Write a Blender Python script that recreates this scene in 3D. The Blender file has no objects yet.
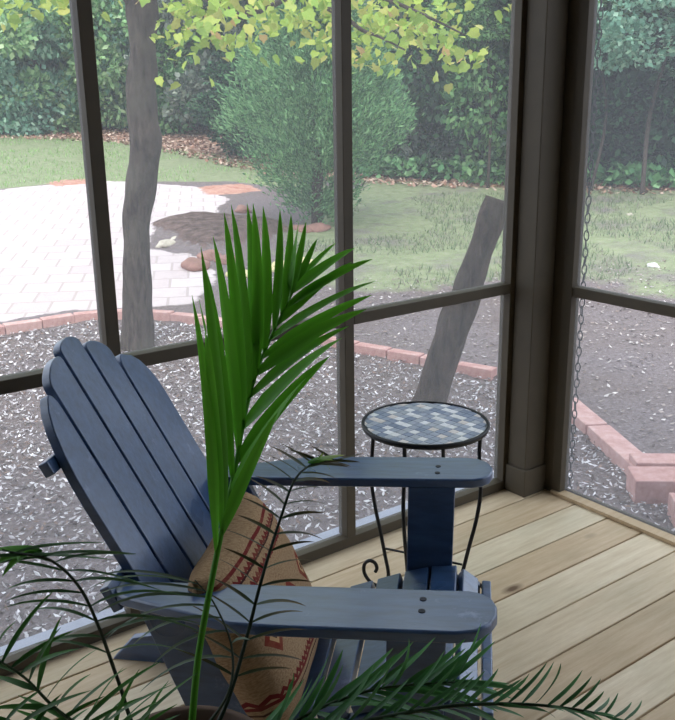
import bpy, bmesh, math, random
import numpy as np
from mathutils import Vector, Matrix, noise

random.seed(7)
rng = np.random.default_rng(7)
scn = bpy.context.scene
col = scn.collection
V = Vector

# ------------------------------------------------------------------ camera
YAW, PITCH, ROLL = 0.9324, 0.2866, -0.0141
FPX = 909.6
CAM = V((-2.4834, -2.1495, 1.4402))
_f = V((math.cos(YAW) * math.cos(PITCH), math.sin(YAW) * math.cos(PITCH), -math.sin(PITCH)))
_r0 = V((math.sin(YAW), -math.cos(YAW), 0)); _u0 = _r0.cross(_f)
_r = _r0 * math.cos(ROLL) + _u0 * math.sin(ROLL)
_u = -_r0 * math.sin(ROLL) + _u0 * math.cos(ROLL)
_h = V((math.cos(YAW), math.sin(YAW), 0))


def ray(px, py):
    return _f + _r * ((px - 337.5) / FPX) - _u * ((py - 360) / FPX)


def at(px, py, D):
    """point seen at (px, py) whose horizontal distance ahead of the camera is D"""
    d = ray(px, py)
    return CAM + d * (D / d.dot(_h))


def atz(px, py, z):
    d = ray(px, py)
    return CAM + d * ((z - CAM.z) / d.z)


cam_d = bpy.data.cameras.new('camera'); cam = bpy.data.objects.new('camera', cam_d); col.objects.link(cam)
M = Matrix((( _r.x, _u.x, -_f.x), (_r.y, _u.y, -_f.y), (_r.z, _u.z, -_f.z))).to_4x4()
M.translation = CAM
cam.matrix_world = M
cam_d.sensor_fit = 'VERTICAL'; cam_d.sensor_height = 24; cam_d.lens = 24 * FPX / 720
cam_d.clip_start = 0.02; cam_d.clip_end = 300
scn.camera = cam


def ground_z(x, y):
    s = math.hypot(x - CAM.x, y - CAM.y)
    return -.25 + max(0, s - 5) * .055


# ------------------------------------------------------------------ materials
def s2l(c):
    return tuple(((v / 255) / 12.92 if v / 255 <= .04045 else ((v / 255 + .055) / 1.055) ** 2.4) for v in c)


class NT:
    def __init__(s, name):
        s.m = bpy.data.materials.new(name); s.m.use_nodes = True
        s.n = s.m.node_tree.nodes; s.l = s.m.node_tree.links
        s.b = s.n['Principled BSDF']; s.out = s.n['Material Output']

    def add(s, t, **k):
        nd = s.n.new(t)
        for a, b in k.items():
            if a in nd.inputs.keys(): nd.inputs[a].default_value = b
            else: setattr(nd, a, b)
        return nd

    def link(s, a, b): s.l.new(a, b)

    def coords(s, scale=(1, 1, 1), kind='Object'):
        tc = s.add('ShaderNodeTexCoord'); mp = s.add('ShaderNodeMapping')
        mp.inputs['Scale'].default_value = scale
        s.link(tc.outputs[kind], mp.inputs['Vector']); return mp.outputs['Vector']

    def noise(s, vec, scale, detail=4, rough=.55):
        nd = s.add('ShaderNodeTexNoise'); nd.inputs['Scale'].default_value = scale
        nd.inputs['Detail'].default_value = detail; nd.inputs['Roughness'].default_value = rough
        s.link(vec, nd.inputs['Vector']); return nd.outputs['Fac']

    def ramp(s, fac, stops):
        nd = s.add('ShaderNodeValToRGB'); e = nd.color_ramp.elements
        while len(e) < len(stops): e.new(.5)
        for el, (p, c) in zip(e, stops):
            el.position = p; el.color = (*c, 1) if len(c) == 3 else c
        s.link(fac, nd.inputs['Fac']); return nd.outputs['Color']

    def mix(s, fac, a, b, mode='MIX'):
        nd = s.add('ShaderNodeMix'); nd.data_type = 'RGBA'; nd.blend_type = mode
        for v, i in ((fac, 0), (a, 6), (b, 7)):
            if isinstance(v, (int, float)): nd.inputs[i].default_value = v
            elif isinstance(v, tuple): nd.inputs[i].default_value = (*v, 1)[:4]
            else: s.link(v, nd.inputs[i])
        return nd.outputs[2]

    def bump(s, h, strength=.3, dist=.01):
        nd = s.add('ShaderNodeBump'); nd.inputs['Strength'].default_value = strength
        nd.inputs['Distance'].default_value = dist
        s.link(h, nd.inputs['Height']); s.link(nd.outputs['Normal'], s.b.inputs['Normal'])

    def base(s, c, rough=.7, spec=.5):
        if isinstance(c, tuple): s.b.inputs['Base Color'].default_value = (*c, 1)
        else: s.link(c, s.b.inputs['Base Color'])
        s.b.inputs['Roughness'].default_value = rough
        s.b.inputs['Specular IOR Level'].default_value = spec
        return s


def simple(name, c, rough=.7, var=.12, scale=20, spec=.4, metal=0, bump=.15):
    t = NT(name); v = t.coords(); n = t.noise(v, scale)
    a = tuple(x * (1 - var) for x in c); b = tuple(min(1, x * (1 + var)) for x in c)
    t.base(t.ramp(n, [(.3, a), (.7, b)]), rough, spec)
    t.b.inputs['Metallic'].default_value = metal
    t.bump(n, bump, .002)
    return t.m


MAT = {}
# blue painted wood of the chair
def blue_paint():
    t = NT('blue_paint'); v = t.coords((3, 14, 14)); v2 = t.coords()
    streak = t.noise(v, 3.5, 5, .6); wear = t.noise(v2, 17, 6, .7); big = t.noise(v2, 4, 2)
    c = t.ramp(streak, [(.25, s2l((40, 66, 100))), (.75, s2l((62, 94, 138)))])
    f = t.ramp(wear, [(.62, (0, 0, 0)), (.8, (.6, .6, .6))])
    c = t.mix(f, c, s2l((138, 154, 198)))
    t.base(c, .34, .9); t.b.inputs['Coat Weight'].default_value = .35; t.b.inputs['Coat Roughness'].default_value = .22
    r = t.ramp(big, [(.3, (.26, .26, .26)), (.7, (.42, .42, .42))]); t.link(r, t.b.inputs['Roughness'])
    t.bump(streak, .35, .002)
    return t.m
MAT['blue'] = blue_paint()
MAT['screw'] = simple('dark_steel', s2l((50, 50, 58)), .5, metal=.6)
MAT['frame'] = simple('brown_frame_paint', s2l((79, 70, 55)), .6, .08, 9)
MAT['iron'] = simple('black_iron', s2l((14, 14, 16)), .5, .2, 60)
MAT['chain'] = simple('dark_chain_metal', s2l((60, 60, 58)), .5, .2, 60)
MAT['sillgrey'] = simple('weathered_sill', s2l((176, 180, 196)), .5, .1, 12)
MAT['ceiling'] = simple('ceiling_paint', s2l((128, 120, 108)), .8, .04, 5)  # darkened so the unseen ceiling bounces less light
MAT['siding'] = simple('house_siding', s2l((96, 86, 76)), .8, .05, 5)  # dark tone of the unseen walls cuts bounced light indoors


def deck_mat():
    t = NT('deck_pine')
    at_ = t.add('ShaderNodeAttribute'); at_.attribute_name = 'rnd'
    tc = t.add('ShaderNodeTexCoord')
    off = t.add('ShaderNodeVectorMath', operation='MULTIPLY_ADD')
    t.link(at_.outputs['Color'], off.inputs[0]); off.inputs[1].default_value = (37, 0, 0)
    t.link(tc.outputs['Object'], off.inputs[2])
    def mp(sc):
        m = t.add('ShaderNodeMapping'); m.inputs['Scale'].default_value = sc
        t.link(off.outputs[0], m.inputs['Vector']); return m.outputs['Vector']
    g = t.noise(mp((1.1, 13, 1)), 4, 5, .55)
    fine = t.noise(mp((6, 90, 1)), 5, 3, .6)
    big = t.noise(mp((1.3, 2.5, 1)), 1.6, 3)
    c = t.ramp(g, [(.3, s2l((216, 200, 176))), (.5, s2l((230, 218, 197))), (.72, s2l((242, 233, 216)))])
    c = t.mix(t.ramp(fine, [(.4, (0, 0, 0)), (.75, (.3, .3, .3))]), c, s2l((190, 168, 134)))
    c = t.mix(t.ramp(big, [(.45, (0, 0, 0)), (.8, (.4, .4, .4))]), c, s2l((160, 158, 132)))
    tint = t.ramp(at_.outputs['Fac'], [(0, s2l((222, 205, 182))), (.5, s2l((248, 240, 225))), (1, s2l((238, 240, 228)))])
    c = t.mix(1.0, c, tint, 'MULTIPLY')
    # knots
    vo = t.add('ShaderNodeTexVoronoi'); vo.inputs['Scale'].default_value = 1
    vo.inputs['Randomness'].default_value = 1
    t.link(mp((3.4, 7.6, 1)), vo.inputs['Vector'])
    wob = t.add('ShaderNodeMath', operation='MULTIPLY_ADD'); t.link(fine, wob.inputs[0]); wob.inputs[1].default_value = .05
    t.link(vo.outputs['Distance'], wob.inputs[2])
    ring = t.ramp(wob.outputs[0], [(.09, (1, 1, 1)), (.12, (.6, .6, .6)), (.2, (0, 0, 0))])
    sel = t.add('ShaderNodeMath', operation='GREATER_THAN')
    sp = t.add('ShaderNodeSeparateColor'); t.link(vo.outputs['Color'], sp.inputs[0]); t.link(sp.outputs[0], sel.inputs[0]); sel.inputs[1].default_value = .3
    kf = t.mix(1.0, ring, sel.outputs[0], 'MULTIPLY')
    c = t.mix(kf, c, s2l((104, 78, 52)))
    t.base(c, .52, .45); t.bump(fine, .2, .002)
    return t.m
MAT['deck'] = deck_mat()


def screen_mat():
    t = NT('insect_screen')
    tr = t.add('ShaderNodeBsdfTransparent'); tr.inputs['Color'].default_value = (1, 1, 1, 1)
    df = t.add('ShaderNodeBsdfDiffuse'); df.inputs['Color'].default_value = (.62, .64, .66, 1)
    tl = t.add('ShaderNodeBsdfTranslucent'); tl.inputs['Color'].default_value = (.62, .64, .66, 1)
    a = t.add('ShaderNodeMixShader'); a.inputs[0].default_value = .6
    t.link(df.outputs[0], a.inputs[1]); t.link(tl.outputs[0], a.inputs[2])
    m = t.add('ShaderNodeMixShader'); m.inputs[0].default_value = .22
    t.link(tr.outputs[0], m.inputs[1]); t.link(a.outputs[0], m.inputs[2])
    t.link(m.outputs[0], t.out.inputs['Surface']); return t.m
MAT['screen'] = screen_mat()


def leafmat(name, trans=.35, rough=.5, mul=(1, 1, 1)):
    t = NT(name); a = t.add('ShaderNodeAttribute'); a.attribute_name = 'Col'
    c = t.mix(1.0, a.outputs['Color'], mul, 'MULTIPLY')
    t.base(c, rough, .35)
    tl = t.add('ShaderNodeBsdfTranslucent'); t.link(c, tl.inputs['Color'])
    m = t.add('ShaderNodeMixShader'); m.inputs[0].default_value = trans
    t.link(t.b.outputs[0], m.inputs[1]); t.link(tl.outputs[0], m.inputs[2]); t.link(m.outputs[0], t.out.inputs['Surface'])
    return t.m
MAT['leaf'] = leafmat('leaf_green')
MAT['palm'] = leafmat('palm_leaf', .3, .42)
MAT['chip'] = leafmat('mulch_chip', 0, .7)


def bark(name, a, b, sc=9):
    t = NT(name); v = t.coords((1, 1, .22)); n = t.noise(v, sc * 4, 6, .7); n2 = t.noise(t.coords(), 3, 3)
    c = t.ramp(n, [(.3, a), (.7, b)]); c = t.mix(t.ramp(n2, [(.5, (0, 0, 0)), (.7, (.5, .5, .5))]), c, s2l((96, 94, 82)))
    t.base(c, .9, .2); t.bump(n, .8, .02); return t.m
MAT['bark'] = bark('tree_bark', s2l((46, 38, 34)), s2l((96, 84, 76)))
MAT['bark2'] = bark('grey_bark', s2l((44, 34, 30)), s2l((96, 78, 68)))


def brick_mat():
    t = NT('pink_brick'); oi = t.add('ShaderNodeObjectInfo'); n = t.noise(t.coords(), 18, 5, .7)
    c = t.ramp(n, [(.3, s2l((178, 128, 120))), (.55, s2l((206, 162, 154))), (.8, s2l((226, 198, 190)))])
    c = t.mix(.25, c, t.ramp(oi.outputs['Random'], [(0, s2l((172, 130, 122))), (1, s2l((226, 200, 192)))]))
    t.base(c, .85, .2); t.bump(n, .5, .006); return t.m
MAT['brick'] = brick_mat()
MAT['stone'] = simple('pale_stone', s2l((196, 186, 168)), .9, .2, 12)
MAT['redstone'] = simple('reddish_stone', s2l((150, 112, 100)), .9, .2, 12)


def ground_mat():
    t = NT('garden_ground'); v = t.coords()
    n1 = t.noise(v, 1.3, 5, .6); n2 = t.noise(v, 9, 5, .65); n3 = t.noise(v, 45, 4, .7)
    def attr(nm):
        a = t.add('ShaderNodeAttribute'); a.attribute_name = nm; return a.outputs['Fac']
    def mask(nm, amt, src, lo=.42, hi=.58):
        m = t.add('ShaderNodeMath', operation='MULTIPLY_ADD'); t.link(src, m.inputs[0]); m.inputs[1].default_value = amt
        s = t.add('ShaderNodeMath', operation='ADD'); t.link(attr(nm), s.inputs[0]); t.link(m.outputs[0], s.inputs[1]); m.inputs[2].default_value = -amt / 2
        return t.ramp(s.outputs[0], [(lo, (0, 0, 0)), (hi, (1, 1, 1))])
    dirt = t.ramp(n3, [(.3, s2l((96, 86, 86))), (.6, s2l((138, 126, 126))), (.78, s2l((180, 170, 170)))])
    dirt = t.mix(t.ramp(n1, [(.4, (0, 0, 0)), (.7, (.5, .5, .5))]), dirt, s2l((112, 96, 86)))
    leafl = t.ramp(n2, [(.3, s2l((110, 78, 62))), (.5, s2l((160, 124, 104))), (.75, s2l((206, 178, 160)))])
    leafl = t.mix(.4, leafl, t.ramp(n3, [(.4, s2l((84, 62, 50))), (.7, s2l((214, 190, 172)))]))
    grass = t.ramp(n2, [(.25, s2l((110, 124, 86))), (.5, s2l((140, 154, 110))), (.8, s2l((168, 172, 138)))])
    grass = t.mix(t.ramp(n3, [(.42, (0, 0, 0)), (.7, (.7, .7, .7))]), grass, s2l((148, 136, 124)))
    # patio of pale pavers
    br = t.add('ShaderNodeTexBrick'); br.offset = .5
    br.inputs['Color1'].default_value = (*s2l((222, 208, 206)), 1); br.inputs['Color2'].default_value = (*s2l((206, 190, 188)), 1)
    br.inputs['Mortar'].default_value = (*s2l((190, 176, 172)), 1); br.inputs['Scale'].default_value = 1
    br.inputs['Brick Width'].default_value = .3; br.inputs['Row Height'].default_value = .3; br.inputs['Mortar Size'].default_value = .012
    mp = t.add('ShaderNodeMapping'); mp.inputs['Rotation'].default_value = (0, 0, .5)
    tc = t.add('ShaderNodeTexCoord'); t.link(tc.outputs['Object'], mp.inputs['Vector']); t.link(mp.outputs['Vector'], br.inputs['Vector'])
    pat = t.mix(t.ramp(n2, [(.5, (0, 0, 0)), (.75, (.5, .5, .5))]), br.outputs['Color'], s2l((190, 176, 170)))
    pat = t.mix(t.ramp(n3, [(.62, (0, 0, 0)), (.72, (.5, .5, .5))]), pat, s2l((150, 130, 118)))
    red = t.ramp(n2, [(.3, s2l((176, 120, 100))), (.7, s2l((210, 168, 150)))])
    soil = t.ramp(n2, [(.3, s2l((58, 46, 42))), (.7, s2l((128, 106, 98)))])
    c = t.mix(mask('litter', .5, n2), dirt, leafl)
    c = t.mix(mask('grass', 1.3, n1, .4, .66), c, grass)
    c = t.mix(mask('patio', .8, n2), c, pat)
    c = t.mix(mask('red', 1.2, n2), c, red)
    c = t.mix(mask('soil', 1.3, n2), c, soil)
    t.base(c, .92, .15); t.bump(n3, .6, .02); return t.m
MAT['ground'] = ground_mat()


def pillow_mat():
    t = NT('kilim_fabric'); uv = t.add('ShaderNodeTexCoord').outputs['UV']
    sp = t.add('ShaderNodeSeparateXYZ'); t.link(uv, sp.inputs[0])
    mp = t.add('ShaderNodeMapping'); mp.inputs['Scale'].default_value = (1, 1, 1); t.link(uv, mp.inputs['Vector'])
    n = t.noise(mp.outputs['Vector'], 90, 3, .7); n2 = t.noise(mp.outputs['Vector'], 9, 3)
    tan = t.ramp(n, [(.3, s2l((132, 106, 78))), (.7, s2l((184, 154, 120)))])
    def M(op, a, b=None, c=None):
        nd = t.add('ShaderNodeMath', operation=op)
        for i, q in enumerate((a, b, c)):
            if q is None: continue
            if isinstance(q, (int, float)): nd.inputs[i].default_value = q
            else: t.link(q, nd.inputs[i])
        return nd.outputs[0]
    u, v = sp.outputs[0], sp.outputs[1]
    zig = M('ABSOLUTE', M('SUBTRACT', M('FRACT', M('MULTIPLY', u, 22)), .5))          # zigzag along the width
    def band(v0, w, amp):
        d = M('ABSOLUTE', M('SUBTRACT', M('MULTIPLY_ADD', zig, amp, v), v0))
        return M('LESS_THAN', d, w)
    red = s2l((112, 44, 42)); dk = s2l((66, 40, 38))
    c = tan
    for v0, w, amp, cc in ((.915, .010, .0, red), (.872, .014, .05, red), (.845, .006, .0, dk), (.80, .014, .05, red), (.775, .006, .0, red), (.20, .010, .0, red), (.24, .014, .05, red), (.16, .006, .0, dk)):
        c = t.mix(band(v0, w, amp), c, cc)
    # diamonds in the centre field
    zz = M('ABSOLUTE', M('SUBTRACT', M('FRACT', M('MULTIPLY', u, 3)), .5)); vv = M('ABSOLUTE', M('SUBTRACT', v, .5))
    d = M('ADD', M('MULTIPLY', zz, .4), vv)
    c = t.mix(M('LESS_THAN', d, .11), c, s2l((128, 60, 48)))
    c = t.mix(M('LESS_THAN', d, .06), c, s2l((196, 160, 116)))
    c = t.mix(M('LESS_THAN', d, .03), c, dk)
    c = t.mix(t.ramp(n2, [(.5, (0, 0, 0)), (.8, (.45, .45, .45))]), c, s2l((160, 128, 94)))
    t.base(c, .95, .1); t.bump(n, .5, .003); return t.m
MAT['pillow'] = pillow_mat()


# ------------------------------------------------------------------ mesh helpers
class MB:
    def __init__(s): s.v = []; s.f = []; s.c = None; s.uv = None

    def raw(s, vs, fs, color=None):
        n = len(s.v); s.v += [tuple(p) for p in vs]; s.f += [tuple(i + n for i in f) for f in fs]
        if color is not None:
            if s.c is None: s.c = [(0, 0, 0)] * n
            s.c += [color] * len(vs)

    def box(s, a, b):
        (x0, y0, z0), (x1, y1, z1) = a, b
        vs = [(x0, y0, z0), (x1, y0, z0), (x1, y1, z0), (x0, y1, z0), (x0, y0, z1), (x1, y0, z1), (x1, y1, z1), (x0, y1, z1)]
        s.raw(vs, [(3, 2, 1, 0), (4, 5, 6, 7), (0, 1, 5, 4), (1, 2, 6, 5), (2, 3, 7, 6), (3, 0, 4, 7)])

    def prism(s, outline, o, ax, ay, az):
        """outline [(a,b)] in the axes ax, ay, extruded along the vector az"""
        o, ax, ay, az = V(o), V(ax), V(ay), V(az); n = len(outline)
        vs = [o + ax * a + ay * b for a, b in outline]; vs += [p + az for p in vs]
        if sum(outline[i][0] * outline[(i + 1) % n][1] - outline[(i + 1) % n][0] * outline[i][1] for i in range(n)) * ax.cross(ay).dot(az) < 0:
            bot, top = list(range(n)), list(range(2 * n - 1, n - 1, -1)); sd = [((i + 1) % n, i, n + i, n + (i + 1) % n) for i in range(n)]
        else:
            bot, top = list(range(n - 1, -1, -1)), list(range(n, 2 * n)); sd = [(i, (i + 1) % n, n + (i + 1) % n, n + i) for i in range(n)]
        s.raw(vs, [bot, top] + sd)

    def tube(s, pts, radii, seg=8, jit=0, color=None, closed=False):
        pts = [V(p) for p in pts]; n = len(pts)
        if isinstance(radii, (int, float)): radii = [radii] * n
        rings = []; up = None
        for i, p in enumerate(pts):
            if closed: d = pts[(i + 1) % n] - pts[i - 1]
            else: d = pts[min(i + 1, n - 1)] - pts[max(i - 1, 0)]
            d.normalize()
            if up is None: up = V((0, 0, 1)) if abs(d.z) < .9 else V((1, 0, 0))
            a = d.cross(up); a.normalize(); b = a.cross(d); up = b
            rings.append([p + (a * math.cos(t) + b * math.sin(t)) * radii[i] * (1 + jit * noise.noise((p.x * 3 + 5 * math.cos(t), p.y * 3 + 5 * math.sin(t), p.z * 4)))
                          for t in (2 * math.pi * k / seg for k in range(seg))])
        vs = [q for rg in rings for q in rg]; fs = []
        for i in range(n if closed else n - 1):
            j = (i + 1) % n
            for k in range(seg):
                k2 = (k + 1) % seg; fs.append((i * seg + k, i * seg + k2, j * seg + k2, j * seg + k))
        if not closed: fs += [tuple(range(seg - 1, -1, -1)), tuple(range((n - 1) * seg, n * seg))]
        s.raw(vs, fs, color)

    def build(s, name, mat, parent=None, smooth=False, bevel=0, seg=2):
        me = bpy.data.meshes.new(name); me.from_pydata(s.v, [], s.f); me.materials.append(mat)
        if s.c is not None:
            a = me.color_attributes.new('Col', 'FLOAT_COLOR', 'POINT')
            arr = np.ones((len(s.v), 4), np.float32); arr[:, :3] = np.array(s.c, np.float32); a.data.foreach_set('color', arr.ravel())
        if smooth: me.shade_smooth()
        me.update()
        o = bpy.data.objects.new(name, me); col.objects.link(o)
        if parent: o.parent = parent
        if bevel:
            m = o.modifiers.new('bevel', 'BEVEL'); m.width = bevel; m.segments = seg; m.limit_method = 'ANGLE'; m.angle_limit = math.radians(40)
            me.shade_smooth(); m.harden_normals = True
        return o


def tag(o, label=None, cat=None, group=None, kind=None):
    if label: o['label'] = label
    if cat: o['category'] = cat
    if group: o['group'] = group
    if kind: o['kind'] = kind
    return o


def empty(name, loc=(0, 0, 0), rz=0):
    o = bpy.data.objects.new(name, None); col.objects.link(o); o.location = loc; o.rotation_euler = (0, 0, rz); o.empty_display_size = .1
    return o


def copy_tree(o, parent=None):
    c = o.copy(); col.objects.link(c)
    if parent: c.parent = parent
    for ch in list(o.children): copy_tree(ch, c)
    return c


def struct(o, label=None): return tag(o, label, kind='structure')


def smooth_path(pts, n=6):
    """Catmull-Rom through pts"""
    P = [V(p) for p in pts]; P = [P[0] * 2 - P[1]] + P + [P[-1] * 2 - P[-2]]; out = []
    for i in range(1, len(P) - 2):
        for k in range(n):
            t = k / n; a, b, c, d = P[i - 1:i + 3]
            out.append(.5 * ((2 * b) + (c - a) * t + (2 * a - 5 * b + 4 * c - d) * t * t + (3 * b - a - 3 * c + d) * t ** 3))
    return out + [P[-2]]


# ------------------------------------------------------------------ porch
XW, YB, ZC = -5.2, -3.7, 2.55
d = MB(); rn = []
pitch, s0 = .142, .244
k = -2
while True:
    y1 = -(s0 + pitch * k) - .0025; y0 = y1 - pitch + .005
    if k == -2: y1 = .05
    if y0 < YB: break
    n0 = len(d.v); d.box((XW, y0, -.03), (.012, y1, 0)); rn += [random.random()] * (len(d.v) - n0); k += 1
fl = d.build('floor', MAT['deck'], bevel=.0025, seg=1)
a = fl.data.attributes.new('rnd', 'FLOAT', 'POINT'); a.data.foreach_set('value', rn)
struct(fl, 'pale pine porch deck of long boards with knots')
d = MB(); d.box((.013, YB, -.22), (.04, .09, -.005)); d.box((XW, .06, -.22), (.012, .09, -.005)); d.box((XW, YB, -.24), (0, .05, -.035))
struct(d.build('trim_1', MAT['sillgrey']), 'rim joists under the edge of the deck')
d = MB(); d.box((XW - .3, YB - .3, ZC), (.45, .45, ZC + .12)); struct(d.build('ceiling', MAT['ceiling']), 'unseen porch ceiling, put in to shade the porch')  # out of view, keeps sky light off the porch
d = MB(); d.box((XW, YB - .12, -.25), (.1, YB, ZC)); struct(d.build('wall_back', MAT['siding']), 'unseen house wall behind the porch, put in for its shade')  # behind the camera, built for the lighting
d = MB(); d.box((XW - .12, YB - .12, -.25), (XW, .1, ZC)); struct(d.build('wall_left', MAT['siding']), 'unseen wall added to keep light out of the far end of the porch')  # unseen, shuts the open end against light from the left

fr = MAT['frame']; tn = [2]
def trim(label, boxes, mat=fr, bevel=.002):
    m = MB()
    for b in boxes: m.box(*b)
    o = m.build('trim_%d' % tn[0], mat, bevel=bevel, seg=1); tn[0] += 1
    return struct(o, label)

# left screened wall (plane y = 0)
names = ['narrow brown screen post right of centre behind the palm', 'narrow brown screen post at left behind the chair back']
px_l = [-.858] + [-.858 - .762 * i for i in range(1, 6)]
for i, x in enumerate(px_l):
    if x < XW + .1: break
    trim(names[i] if i < 2 else 'brown screen post along the garden side', [((x, 0, .036), (x + .036, .048, ZC))])
trim('brown jamb strip left of the corner column', [((-.128, .0, .036), (-.072, .048, ZC))])
edges = [-.128] + px_l
for i in range(len(px_l)):
    x1 = edges[i]; x0 = px_l[i] + .036
    if x0 < XW: break
    trim('horizontal brown mid rail of garden side bay', [((x0, 0, .752), (x1, .046, .787))])
trim('bottom rail of the garden side screens', [((XW, 0, .0), (-.072, .046, .036))])
trim('pale weathered outer sill along the garden side', [((XW, .05, -.03), (.012, .125, .012))], MAT['sillgrey'])
trim('header beam above the garden side screens', [((XW, -.0, ZC - .2), (0, .09, ZC))])
# right screened wall (plane x = 0)
py_r = [-.168]; 
trim('brown jamb strip right of the corner column', [((0, -.164, .0), (.045, -.125, ZC))])
trim('flat brown board between column and right jamb', [((.002, -.125, .0), (.05, -.05, ZC))])
trim('flat brown board between column and left jamb', [((-.075, .002, .0), (.0, .05, ZC))])
for i in range(1, 4):
    trim('brown screen post along the yard side', [((0, -.168 - 1.05 * i - .036, .02), (.045, -.168 - 1.05 * i, ZC))])
for i in range(4):
    ya = -.168 - 1.05 * i - (.036 if i else 0)
    trim('horizontal dark mid rail of yard side bay', [((0.002, max(YB, ya - 1.05 + (.036 if i == 0 else .036) - .036), .75), (.043, ya, .785))])
trim('low pale wood curb along the yard side of the deck', [((-.012, YB, .0), (.034, -.128, .014))], MAT['deck'])
trim('thin dark bottom track of the yard side screens', [((.034, YB, -.005), (.046, -.128, .02))])
trim('header beam above the yard side screens', [((0, YB, ZC - .2), (.09, .09, ZC))])
# corner column
m = MB(); m.box((-.108, -.088, 0), (-.004, -.002, ZC)); cc = m.build('trim_%d' % tn[0], fr, bevel=.004); tn[0] += 1
struct(cc, 'square brown corner column of the porch')
m = MB(); m.box((-.117, -.097, 0), (-.003, -.001, .105)); m.build('column_base', fr, cc, bevel=.003)
# screens
wn = [1]
def screen(label, vs):
    m = MB(); m.raw(vs, [(0, 1, 2, 3)]); o = m.build('window_%d' % wn[0], MAT['screen']); wn[0] += 1; struct(o, label)
screen('insect screen of the garden side', [(XW, .03, .03), (-.1, .03, .03), (-.1, .03, ZC - .2), (XW, .03, ZC - .2)])
screen('insect screen of the yard side', [(.028, YB, .0), (.028, -.14, .0), (.028, -.14, ZC - .2), (.028, YB, ZC - .2)])

# ------------------------------------------------------------------ adirondack chair
CH = empty('adirondack_chair', (-1.196, -.958, 0), math.radians(-45.4))
tag(CH, 'faded blue wooden slatted garden chair with wide arms holding a tan cushion', 'chair')
B = MAT['blue']; CZ = 0


def zarm(X): return .56 + X * .041


def arm(sg):
    ol = [(-.73, .25), (-.73, .285), (-.70, .31), (-.47, .385), (-.40, .39), (-.07, .39), (-.035, .382), (-.012, .36), (0, .33), (0, .30), (-.008, .275), (-.025, .258), (-.05, .25)]
    m = MB(); vs = []; n = len(ol)
    for dz in (-.024, 0):
        for X, Y in ol: vs.append((X, sg * Y, zarm(X) + dz))
    b, t = list(range(n)), list(range(n, 2 * n)); sd = [(i, (i + 1) % n, n + (i + 1) % n, n + i) for i in range(n)]
    m.raw(vs, [b[::-1], t] + sd)
    o = m.build('armrest', B, CH)
    bm = bmesh.new(); bm.from_mesh(o.data); bmesh.ops.recalc_face_normals(bm, faces=bm.faces); bm.to_mesh(o.data); bm.free()
    mo = o.modifiers.new('bevel', 'BEVEL'); mo.width = .006; mo.segments = 3; mo.limit_method = 'ANGLE'; mo.angle_limit = .6; mo.harden_normals = True
    o.data.shade_smooth()
    for dy in (.287, .327):
        s = MB(); s.tube([(-.132, sg * dy, zarm(-.13) - .004), (-.132, sg * dy, zarm(-.13) + .0012)], .0065, 12); s.build('screw', MAT['screw'], o)


for sg in (-1, 1):
    arm(sg)
    m = MB(); m.prism([(-.205, 0), (-.095, 0), (-.088, .535), (-.200, .529)], (0, sg * .252, 0), (1, 0, 0), (0, 0, 1), (0, sg * .022, 0)); m.build('front_leg', B, CH, bevel=.003)
    # side rail, sweeps back to the ground
    m = MB(); m.prism([(-.022, .29), (-.04, .3), (-.10, .311), (-.18, .292), (-.5, .165), (-.92, .07), (-.98, .0), (-.84, .0), (-.5, .06), (-.16, .19), (-.04, .2), (-.022, .21)],
                      (0, sg * .228, 0), (1, 0, 0), (0, 0, 1), (0, sg * .022, 0)); m.build('side_rail', B, CH, bevel=.003)
    # rear upright that carries the arm, leans with the back
    m = MB(); m.prism([(-.70, .525), (-.60, .529), (-.455, .23), (-.52, .14), (-.565, .17)], (0, sg * .252, 0), (1, 0, 0), (0, 0, 1), (0, sg * .022, 0)); m.build('rear_upright', B, CH, bevel=.003)


def zseat(X):
    pts = [(-.02, .285), (-.032, .312), (-.055, .328), (-.10, .336), (-.18, .316), (-.62, .15)]
    for (a, za), (b, zb) in zip(pts, pts[1:]):
        if b <= X <= a: return za + (zb - za) * (X - a) / (b - a)
    return pts[-1][1]


X = -.026; ws = [.046] + [.061] * 7
for i, w in enumerate(ws):
    Xa, Xb = X, X - w
    za, zb = zseat(Xa), zseat(Xb)
    L = V((Xb - Xa, 0, zb - za)); L.normalize(); N = V((-L.z, 0, L.x)); N = N if N.z > 0 else -N
    m = MB(); o = V((Xa, -.248, za)) - N * .021
    m.prism([(0, 0), (w, 0), (w, .496), (0, .496)], o, L, (0, 1, 0), N * .021)
    m.build('seat_slat', B, CH, bevel=.003); X = Xb - .0075
m = MB(); m.box((-.018, -.25, .205), (.004, .25, .295)); m.build('front_apron', B, CH, bevel=.004)

TH = math.radians(28); BX, BZ = -.572, .30
bu = V((-math.sin(TH), 0, math.cos(TH))); bn = V((math.cos(TH), 0, math.sin(TH)))


def bp_(L, Y, off=0): return V((BX, Y, BZ)) + bu * L + bn * off


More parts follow.
